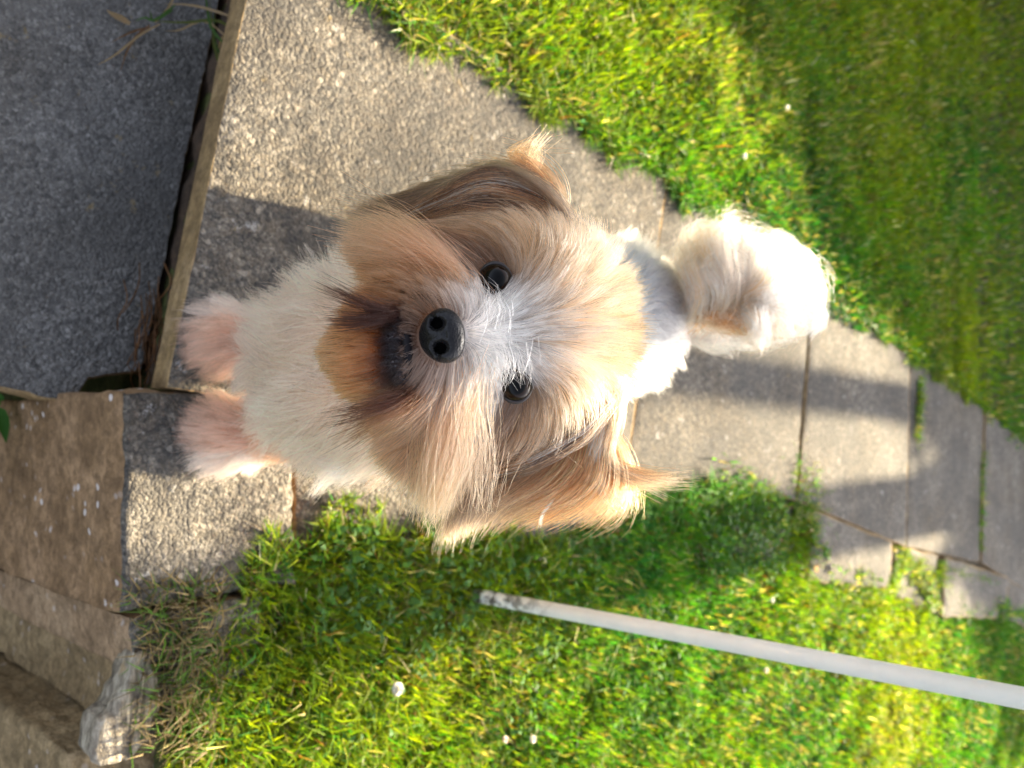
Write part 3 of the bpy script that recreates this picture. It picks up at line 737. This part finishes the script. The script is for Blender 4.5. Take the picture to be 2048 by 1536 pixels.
def sample_surface(count, wfun):
    tri = np.concatenate([BF[:, [0, 1, 2]], BF[:, [0, 2, 3]]]); a, b, c = BV[tri[:, 0]], BV[tri[:, 1]], BV[tri[:, 2]]
    ar = np.linalg.norm(np.cross(b-a, c-a), axis=1)/2; cen = (a+b+c)/3; w_ = ar*wfun(cen)
    i = rng.choice(len(tri), count, p=w_/w_.sum()); u = np.sqrt(rng.random(count)); v = rng.random(count)
    return a[i]*(1-u)[:, None]+b[i]*(u*(1-v))[:, None]+c[i]*(u*v)[:, None]

def hair_object(name, P, C, radius, mat, parent, tipscale=.25):
    """P (n,k,3) strands, C (n,3) colours"""
    n, k_, _ = P.shape
    cv = bpy.data.hair_curves.new(name); cv.add_curves([k_]*n)
    cv.attributes['position'].data.foreach_set('vector', P.astype(np.float32).ravel())
    r = cv.attributes.get('radius') or cv.attributes.new('radius', 'FLOAT', 'POINT')
    prof = np.interp(np.linspace(0, 1, k_), [0, .35, 1], [1, .95, tipscale]); r.data.foreach_set('value', (radius[:, None]*prof[None]).astype(np.float32).ravel())
    at_ = cv.attributes.new('coat', 'FLOAT_COLOR', 'CURVE'); c4 = np.ones((n, 4), np.float32); c4[:, :3] = C; at_.data.foreach_set('color', c4.ravel())
    cv.materials.append(mat)
    return link(name, cv, parent=parent)

def hair_mat(name):
    k = NT(name); k.t.nodes.remove(k.b)
    a = k.n('Attribute', attribute_name='coat')
    hb = k.n('BsdfHairPrincipled'); hb.model = 'CHIANG'; hb.parametrization = 'COLOR'
    k.l(a.outputs['Color'], hb.inputs['Color'])
    hb.inputs['Roughness'].default_value = .42; hb.inputs['Radial Roughness'].default_value = .55
    hb.inputs['Coat'].default_value = 0.0; hb.inputs['IOR'].default_value = 1.42
    df = k.n('BsdfDiffuse'); k.l(a.outputs['Color'], df.inputs[0])
    ms = k.n('MixShader'); ms.inputs[0].default_value = .22
    k.l(hb.outputs[0], ms.inputs[1]); k.l(df.outputs[0], ms.inputs[2]); k.l(ms.outputs[0], k.out.inputs[0]); return k.m
M_HAIR = hair_mat('dog_hair')

def make_coat(name, count, wfun, keep, steps, clump_n, clump, rad, parent, wob=.15, cvar=.10):
    roots = sample_surface(count, wfun); tg = tags_of(roots); k_ = np.isin(tg, keep); roots, tg = roots[k_], tg[k_]
    de = np.min([np.linalg.norm(roots-e, axis=1) for e in EYES], 0); dn = np.linalg.norm(roots-NOSE, axis=1)
    k_ = (de > .0094) & (dn > .0125) & (roots[:, 2] > .004); roots, tg = roots[k_], tg[k_]
    nr = grad(roots); D, L, lift, C = coat(roots, tg); n = len(roots)
    # clump guides
    gi = rng.choice(n, min(clump_n, n), replace=False)
    GPth = grow(roots[gi], nr[gi], D[gi], L[gi]*rng.uniform(.85, 1.15, len(gi)), lift[gi], tg[gi], steps, wob*1.3)
    kd = kdtree.KDTree(len(gi))
    for i, q in enumerate(roots[gi]): kd.insert(q, i)
    kd.balance(); near = np.array([kd.find(q)[1] for q in roots])
    L = L*np.clip(rng.normal(1, .26, n), .4, 1.7)
    P = grow(roots, nr, D, L, lift, tg, steps, wob)
    t = np.linspace(0, 1, steps+1)[None, :, None]; off = (roots-roots[gi][near])[:, None, :]
    cw = clump*t**1.3*rng.uniform(.4, 1.0, n)[:, None, None]
    P = P*(1-cw)+(GPth[near]+off*(1-t*.75))*cw
    # keep eyes and nose clear
    bad = np.zeros(n, bool); HOa = arr(HO)
    for e, rr in ((EYES[0], .0068), (EYES[1], .0068), (NOSE, .0098)):
        q = P-e; pl = np.hypot(q@A3[0], q@A3[1]); hit = ((pl < rr) & ((q@A3[2]) > -.004)).any(1); bad |= hit & (rng.random(n) > .03)
    cl = rng.normal(0, 1, len(gi))[near]; v = 1+cvar*.8*cl+rng.normal(0, cvar*1.3, n)
    C = np.clip(C*np.clip(v, .25, 1.4)[:, None], .005, .9)
    P, C, tg = P[~bad], C[~bad], tg[~bad]
    return P, C, rad*rng.uniform(.7, 1.25, len(P)), tg

def lock(pts, n, spread0, spread1, color, cvar=.12, steps=14, wisp=.15):
    """a lock of n strands along a guide through (px, py, depth) points"""
    g_ = np.array([arr(v) for v in smooth_path([at(q[0], q[1], d=q[2]) for q in pts], steps+1)])
    t = np.linspace(0, 1, steps+1)[None, :, None]
    o = rng.normal(0, 1, (n, 1, 3)); o2 = rng.normal(0, 1, (n, 1, 3)); ph = rng.normal(0, 1, (n, 1, 3))
    P = g_[None]+o*spread0*(1-t)+(o*.5+o2*.7)*spread1*t**1.2+ph*wisp*.004*np.sin(t*np.pi*1.5)*t
    tr = rng.uniform(.72, 1.0, n)                        # uneven tips
    u = np.linspace(0, 1, steps+1)[None]*tr[:, None]*steps; i0 = np.minimum(u.astype(int), steps-1); f = (u-i0)[..., None]
    P = np.take_along_axis(P, i0[..., None].repeat(3, 2), 1)*(1-f)+np.take_along_axis(P, (i0+1)[..., None].repeat(3, 2), 1)*f
    C = np.clip(np.array(color)*np.clip(rng.normal(1, cvar, (n, 1)), .5, 1.5), .004, .9)
    return P, C

def w_head(c):
    return np.where(np.isin(tags_of(c), ('head', 'ear', 'chin')), 1.0, 0.0)+1e-9
def w_body(c):
    tg = tags_of(c); return np.select([tg == 'paw', tg == 'leg', tg == 'chest', tg == 'tail'], [2.5, 1.2, 1.4, .6], 1.0)*(~np.isin(tg, ('head', 'ear', 'chin')))+1e-9
P, C, R_, tg = make_coat('head_fur', 95000, w_head, ('head', 'ear', 'chin'), 11, 3000, .85, .00017, dog, cvar=.26)
ear = np.isin(tg, ('ear',)); streak = ear & (rng.random(len(tg)) < .25); C[streak] = np.clip(C[streak]*2.0, 0, .75)
hair_object('head_fur', P, C, R_, M_HAIR, dog)
P, C, R_, tg = make_coat('body_fur', 80000, w_body, ('chest', 'body', 'leg', 'tail'), 8, 1500, .9, .00021, dog, wob=.5, cvar=.11)
hair_object('body_fur', P, C, R_, M_HAIR, dog)
def w_paw(c): return (tags_of(c) == 'paw')*1.0+1e-9
P, C, R_, tg = make_coat('paw_fur', 15000, w_paw, ('paw',), 8, 260, .8, .00020, dog, wob=.4, cvar=.14)
hair_object('paw_fur', P, C, R_, M_HAIR, dog)

# long locks: ear fringes, mouth corners, cheeks, whiskers, fly-away hairs
LK = []
def L_(*a, **k): LK.append(lock(*a, **k))
for j in range(26):      # ear on the picture's upper side: sweeping strands from the ear base round to its tip
    s = j/25; c0 = [Br, Gb, Cr, Br, Pk, Br, Tn, Gb, Wt][j % 9]
    L_([(1160-40*s, 470-12*s, .438), (1090-25*s, 375+55*s, .427+.003*rng.normal()), (985-20*s, 338+85*s+6*rng.normal(), .425), (890, 378+52*s+8*rng.normal(), .430), (815+8*rng.normal(), 434+14*s, .440)], 100, .0020, .0018, c0, .28)
for j in range(30):      # ear on the lower side
    s = j/29; c0 = [Gb, Cr, Br, Gb, Br, Wt, Tn][j % 7]
    L_([(1222-75*s, 800+10*s, .430), (1165-70*s, 870+rng.normal()*6, .422), (1085-75*s, 915+10*rng.normal(), .422), (1010-60*s+rng.normal()*12, 950-28*s+8*rng.normal(), .430), (950-20*s+rng.normal()*15, 975-20*s+rng.normal()*8, .440)], 85, .0022, .0022, c0, .2)
for j in range(12):      # its orange fringe and blown tips
    e = rng.normal(0, 1, 4)
    L_([(1235+5*e[0], 775, .44), (1222, 850, .438), (1205+8*e[1], 915, .44), (1270+20*e[2], 955+8*e[3], .448), (1372+20*e[1], 962+14*e[0], .456)], 75, .0026, .0030, [Tn, Cr, Gb, Cr][j % 4], .2)
for j in range(9):
    e = rng.normal(0, 1, 4)
    L_([(1220+6*e[0], 800, .44), (1195, 880, .437), (1185+8*e[1], 945, .44), (1222+12*e[2], 1005+8*e[3], .446)], 85, .0024, .0026, [Cr, Wt][j % 2])
L_([(1120, 960, .44), (1105, 1000, .44), (1085, 1030, .44), (1080, 1058, .442)], 26, .0008, .0006, Wt)
for j in range(14):       # upper ear blown tips
    e = rng.normal(0, 1, 4)
    L_([(1090+8*e[0], 400, .444), (1075+10*e[1], 355, .446), (1050+22*e[2], 310+8*e[3], .449), (1085+45*e[0], 278+14*e[1], .453)], 16, .0016, .0020, [Cr, Tn, Gb][j % 3])
for (pts, n_, s0, s1, c0) in (
    ([(815, 626, .380), (775, 632, .366), (715, 640, .364), (642, 638, .370)], 190, .0014, .0036, Db),
    ([(815, 620, .380), (770, 620, .366), (705, 598, .364), (630, 564, .371)], 120, .0012, .0036, Db),
    ([(828, 610, .386), (805, 590, .376), (830, 570, .380), (880, 600, .376), (905, 622, .372)], 28, .0008, .0010, Br),
    ([(815, 630, .384), (805, 610, .378), (840, 590, .372), (900, 612, .370)], 40, .0012, .0014, Br),
    ([(832, 776, .381), (790, 802, .367), (725, 822, .365), (648, 838, .373)], 150, .0020, .0042, (.055, .02, .012)),
    ([(838, 782, .381), (800, 815, .368), (740, 850, .367), (675, 886, .376)], 160, .0030, .0050, (.17, .065, .03)),
    ([(860, 770, .383), (850, 800, .376), (800, 845, .378), (735, 870, .385)], 90, .0040, .0060, Pk),
    ([(930, 600, .388), (890, 540, .382), (820, 505, .386), (745, 520, .392)], 22, .0030, .0060, Dt),
    ([(925, 610, .386), (880, 560, .378), (840, 540, .380), (790, 545, .388)], 20, .0030, .0050, Dt),
    ([(940, 735, .386), (935, 800, .388), (940, 880, .396), (925, 955, .405)], 240, .0060, .0090, Cr),
    ([(925, 740, .386), (900, 820, .386), (880, 910, .394), (872, 965, .405)], 260, .0075, .0090, Pk),
    ([(905, 860, .405), (885, 930, .405), (868, 990, .412), (856, 1030, .42)], 700, .0080, .0065, Cr),
    ([(960, 880, .415), (955, 930, .415), (948, 980, .42), (948, 988, .425)], 220, .0090, .0090, Cr),
    ([(930, 590, .392), (870, 520, .390), (800, 468, .396), (700, 440, .405)], 420, .0055, .0085, Pk),
    ([(900, 560, .395), (830, 510, .392), (760, 490, .398), (680, 475, .408)], 340, .0060, .0090, Pk),
    ([(975, 640, .382), (985, 612, .379), (978, 590, .380), (970, 574, .383)], 70, .0050, .0035, Wt),
    ([(985, 700, .384), (1003, 732, .379), (1006, 752, .379), (1000, 772, .382)], 90, .0055, .0040, Wt),
    ([(1035, 700, .392), (1045, 735, .386), (1052, 760, .387)], 40, .0045, .0035, Wt),
    ):
    L_(pts, n_, s0, s1, c0)
for j in range(34):      # dark velvety fringe of the lower lip
    s = j/33; a0 = lp[int(s*19)]; px0, py0 = 806+30*(s-.35)**2*2, 634+138*s; e = rng.normal(0, 1, 3)
    L_([(px0, py0, .3755+.012*(s-.45)**2), (px0-14, py0+3*e[0], .3695+.02*(s-.45)**2), (px0-32+4*e[1], py0+6*e[2], .3715+.02*(s-.45)**2)], 70, .0018, .0022, (.030, .026, .030) if j % 8 else (.16, .14, .14), .3)
for j in range(16):      # loose single hairs round the muzzle, cheek and crown
    a0 = rng.uniform(0, 2*np.pi); e = rng.normal(0, 1, 4)
    bx, by = 1010+150*math.cos(a0), 665+185*math.sin(a0)
    L_([(bx, by, .425), (bx+38*math.cos(a0)+8*e[0], by+40*math.sin(a0)+8*e[1], .418), (bx+88*math.cos(a0+.3*e[2]), by+92*math.sin(a0+.3*e[2]), .425)], 5, .004, .007, Cr)
P = np.concatenate([q[0] for q in LK]); C = np.concatenate([q[1] for q in LK])
hair_object('facial_locks', P, C, np.full(len(P), .00013)*rng.uniform(.7, 1.2, len(P)), M_HAIR, dog, .3)

# tail plume: long hair combed out from the curled tail
LK = []
OUT = [(1352, 500), (1392, 448), (1455, 430), (1545, 462), (1612, 520), (1640, 580), (1618, 640), (1560, 678), (1500, 682)]
for j in range(330):
    v = rng.random()**.9; e = rng.normal(0, 1, 8); dz = rng.normal(0, .015)
    u = v*(len(OUT)-1); i_ = min(int(u), len(OUT)-2); f_ = u-i_; ox, oy = [OUT[i_][q]*(1-f_)+OUT[i_+1][q]*f_ for q in (0, 1)]
    u2 = min(len(OUT)-1.001, u+.9); i2 = int(u2); f2 = u2-i2; tx, ty = [OUT[i2][q]*(1-f2)+OUT[i2+1][q]*f2 for q in (0, 1)]
    sx, sy = 1398+120*v+14*e[0], 640-25*v+10*e[1]; fr = rng.uniform(.45, 1.0)
    ex, ey = sx+(ox-sx)*fr, sy+(oy-sy)*fr; tx, ty = sx+(tx-sx)*fr*.97, sy+(ty-sy)*fr*.97
    mx, my = (sx+ex)/2+(ey-sy)*-.16, (sy+ey)/2+(ex-sx)*.10
    if v > .55: mx, my = (sx+ex)/2+6*e[2], (sy+ey)/2-16
    bul = -.030*math.sin(math.pi*fr*.8)
    c0 = [(.54, .50, .46), (.52, .47, .42), (.54, .42, .32), (.54, .34, .19), (.52, .48, .45)][int(rng.integers(0, 5))]
    LK.append(lock([(sx, sy, .738+dz*.3), (mx, my, .738+dz+bul), (ex, ey, .744+dz*1.3+bul*.6), (tx+5*e[3], ty+5*e[4], .752+dz*1.5)], 42, .0050, .0075, c0, .12, wisp=.8))
for j in range(26):      # long loose hairs beyond the plume
    e = rng.normal(0, 1, 8); v = rng.random()
    LK.append(lock([(1480+30*e[0], 600+20*e[1], .735), (1570+12*e[2], 520+90*v+10*e[3], .728), (1640+8*e[4], 570+70*v+8*e[5], .735), (1632-30*v+8*e[6], 660+22*v+6*e[7], .745)], 12, .0030, .0022, Wt, .08, wisp=.5))
for j in range(50):      # tan underside near the root
    e = rng.normal(0, 1, 6); u = rng.random()
    pts = [(1372+50*u, 580+30*e[0], .728), (1410+60*u, 615+18*e[1], .712), (1450+80*u, 640+10*e[2], .708), (1500+70*u, 655+10*e[3], .718)]
    LK.append(lock(pts, 40, .0040, .0040, [Tn, Cr, (.70, .52, .38)][j % 3], .1))
P = np.concatenate([q[0] for q in LK]); C = np.concatenate([q[1] for q in LK])
hair_object('tail_plume', P, C, np.full(len(P), .00018)*rng.uniform(.7, 1.2, len(P)), M_HAIR, dog, .3)

# ------------------------------------------------------------------ pole
k = NT('painted_pole'); c = k.coord(); n1 = k.noise(c, 14, 5, .7); n2 = k.noise(c, 60, 5, .7)
col = k.mix(k.ramp(n2.outputs[0], [(.45, g(0)), (.7, g(.35))]), (.70, .71, .66), (.58, .59, .54))
col = k.mix(k.ramp(n1.outputs[0], [(.63, g(0)), (.68, g(.85))]), col, (.30, .13, .04))
sp = k.n('SeparateXYZ'); k.l(c, sp.inputs[0])
col = k.mix(k.math('MULTIPLY', k.ramp(sp.outputs[2], [(.08, g(1)), (.15, g(0))]), k.ramp(n2.outputs[0], [(.45, g(0)), (.55, g(1))])), col, (.10, .09, .075))
k.l(col, k.b.inputs['Base Color']); k.b.inputs['Roughness'].default_value = .38
V, Fc = [], []
pb = Vector((.242, .546, -.03)); pole = link('garden_pole', None, label='slim off-white painted pole with rust specks standing in the right-hand lawn', cat='pole', loc=pb)
pp = [UPV*s for s in (0, .05, .1, .3, .6, 1.0, 1.5, 1.95)]
V, Fc = tube(pp, [.0075]*8, 28); link('shaft', mesh_from('shaft', V, Fc, [k.m]), parent=pole)
V, Fc = tube([UPV*1.945, UPV*1.955, UPV*1.975, UPV*1.985], [.0090, .0093, .0090, .004], 28); link('end_cap', mesh_from('end_cap', V, Fc, [k.m]), parent=pole)

# ------------------------------------------------------------------ small plants and flowers
def strips(specs, name, parent, **kw):
    """curved flat leaves: list of (points, width, colour)"""
    V = []; Fc = []; Cc = []
    for pts, wd, col in specs:
        pth = smooth_path(pts, 9); o = len(V)
        for i, p in enumerate(pth):
            t = (pth[min(i+1, 8)]-pth[max(i-1, 0)]).normalized(); s_ = t.cross(Vector((.2, -.3, 1))).normalized()
            wv = wd*math.sin(math.pi*(.18+.80*i/8))*.5
            V += [p-s_*wv, p+Vector((0, 0, -wv*.35)), p+s_*wv]; Cc += [(*col, 1)]*3
        for i in range(8):
            for j in range(2): a = o+i*3+j; Fc.append((a, a+1, a+4, a+3))
    me = mesh_from(name, V, Fc, [M_GRASS]); ca = me.attributes.new('tint', 'FLOAT_COLOR', 'POINT')
    ca.data.foreach_set('color', np.array(Cc, np.float32).ravel()); return link(name, me, parent=parent, **kw)
GRN = (.06, .13, .03); STR = (.36, .26, .15); OLV = (.10, .12, .03); BRN = (.17, .09, .045)
tuft = link('dry_grass_tuft', None, label='dry grass tuft trailing out of the joint onto the lower step', cat='grass tuft', loc=(0, 0, 0))
zt_ = -.132
TF = [([(470, 60, -.06), (430, 40, -.09), (370, 45, -.11), (300, 42, -.125)], .0030, OLV), ([(465, 85, -.06), (410, 42, -.10), (360, 60, zt_), (330, 62, zt_)], .0022, STR),
      ([(480, 40, -.05), (430, 22, -.08), (380, 10, -.10), (330, 8, -.11)], .0028, STR), ([(470, 110, -.06), (425, 60, -.08), (415, 20, -.09), (410, -30, -.08)], .0030, GRN),
      ([(450, 160, -.06), (430, 100, -.09), (425, 60, -.10), (420, 0, -.10)], .0030, OLV), ([(455, 150, -.06), (440, 110, -.09), (430, 80, -.1), (428, 20, -.08)], .0024, GRN),
      ([(300, 50, -.125), (275, 70, zt_), (255, 100, zt_), (240, 145, zt_)], .0022, BRN), ([(320, 48, -.12), (280, 70, -.128), (230, 110, zt_), (195, 130, zt_)], .0022, STR),
      ([(300, 55, -.125), (275, 60, zt_), (250, 70, zt_), (222, 85, zt_)], .0020, BRN), ([(310, 45, -.12), (330, 25, -.125), (345, 0, -.12), (350, -30, -.11)], .0026, STR),
      ([(260, 48, zt_), (245, 38, zt_), (228, 30, zt_), (213, 20, zt_)], .0060, STR), ([(480, 25, -.05), (455, 60, -.08), (440, 85, -.1), (436, 110, -.12)], .0020, STR),
      ([(345, 20, -.12), (320, 35, -.12), (305, 40, -.125), (300, 20, -.12)], .0030, GRN), ([(350, 10, -.11), (310, 40, -.12), (290, 35, -.125), (270, 42, zt_)], .0026, GRN)]
for q, wd, col in TF: strips([([at(*p) for p in q], wd, col)], 'blade', tuft)
roots_ = link('root_fibres', None, label='brown dead root fibres caught in the corner below the slab', cat='roots', loc=(0, 0, 0))
for i in range(34):
    e = rng.normal(0, 1, 6); x0 = 300+22*e[0]; y0 = 650+45*e[1]
    pts = [at(x0, y0-40, -.12), at(x0+8*e[2], y0, -.105), at(x0-6+8*e[3], y0+35, -.115), at(x0-10+10*e[4], y0+60, -.130)]
    V, Fc = tube(smooth_path(pts, 9), [.0006]*9, 5); me = mesh_from('fibre', V, Fc, [])
    ca = me.attributes.new('tint', 'FLOAT_COLOR', 'POINT'); ca.data.foreach_set('color', np.tile(np.array([*(np.array([.26, .14, .07])*rng.uniform(.5, 1.3)), 1], np.float32), len(V))); me.materials.append(M_GRASS)
    link('fibre', me, parent=roots_)
weed = link('wall_weed', None, label='green leaves of a small weed growing from the wall foot at the picture edge', cat='weed', loc=(0, 0, 0))
for q in ([(-40, 850, -.30), (-10, 825, -.27), (6, 845, -.255), (12, 885, -.25)], [(-40, 850, -.30), (-22, 810, -.27), (-4, 795, -.255), (8, 800, -.25)], [(-40, 850, -.30), (-60, 880, -.27), (-40, 910, -.26), (-15, 930, -.25)]):
    strips([([at(*p) for p in q], .016, (.05, .16, .03))], 'leaf', weed)
k = NT('petal_white'); k.b.inputs['Base Color'].default_value = (.72, .70, .60, 1); k.b.inputs['Roughness'].default_value = .6; M_PET = k.m
k = NT('petal_pink'); k.b.inputs['Base Color'].default_value = (.62, .36, .33, 1); k.b.inputs['Roughness'].default_value = .6; M_PINK = k.m
k = NT('petal_yellow'); k.b.inputs['Base Color'].default_value = (.70, .38, .02, 1); k.b.inputs['Roughness'].default_value = .6; M_YEL = k.m
k = NT('flower_stem'); k.b.inputs['Base Color'].default_value = (.08, .16, .03, 1); M_STEM = k.m
def flower(name, px, py, r, mats, label, cat, npet=70, flat=.8, group=None):
    P0 = at(px, py, .028); o = link(name, None, label=label, cat=cat, loc=P0, group=group)
    V, Fc = tube([Vector((.004, .004, -.045)), Vector((.001, 0, -.02)), Vector((0, 0, 0))], [.0008]*3, 6); link('stem', mesh_from('stem', V, Fc, [M_STEM]), parent=o)
    V = []; Fc = []; mi = []
    for i in range(npet):
        ph = i*2.39996; z = 1-1.5*(i+.5)/npet; rr = math.sqrt(max(0, 1-z*z)); dv = Vector((rr*math.cos(ph), rr*math.sin(ph), z*flat)); tv = dv.cross(Vector((.3, .2, 1))).normalized()
        dv2 = (dv+Vector(rng.normal(0, .15, 3))).normalized(); b0 = len(V); L = r*rng.uniform(.85, 1.1)
        V += [dv*r*.25, dv*r*.7+tv*r*.15, dv2*L, dv*r*.7-tv*r*.15]; Fc.append((b0, b0+1, b0+2, b0+3)); mi.append(int(rng.random() < (.3 if len(mats) > 1 else 0)))
    me = mesh_from('flower_head', V, Fc, mats); me.polygons.foreach_set('material_index', mi); link('flower_head', me, parent=o)
flower('clover_flower', 796, 1378, .0068, [M_PET], 'cream clover flower head in the grass below the lower end of the pole', 'flower', 110)
flower('daisy_bud', 1066, 1478, .0050, [M_PET, M_PINK], 'pink-tipped white daisy bud below the pole, larger of a pair', 'flower', 60)
flower('daisy_bud', 1011, 1479, .0042, [M_PINK, M_PET], 'small reddish daisy bud in the grass, left one of a pair below the pole', 'flower', 40)
flower('daisy_bud', 1545, 1200, .0048, [M_PET], 'white daisy bud in the shaded grass between path and pole', 'flower', 50)
flower('daisy_bud', 1533, 1340, .0050, [M_PET, M_PINK], 'pinkish daisy bud just below the upper part of the pole', 'flower', 50)
flower('daisy_bud', 1490, 312, .0048, [M_PET], 'white daisy head in the bright left-hand lawn nearest the tail', 'flower', 50)
flower('daisy_bud', 1575, 215, .0048, [M_PET], 'white daisy head in the left-hand lawn at the edge of the far shade', 'flower', 50)
flower('buttercup', 1632, 1138, .0075, [M_YEL], 'tiny yellow flower beside the path edging stone', 'flower', 26, .4)
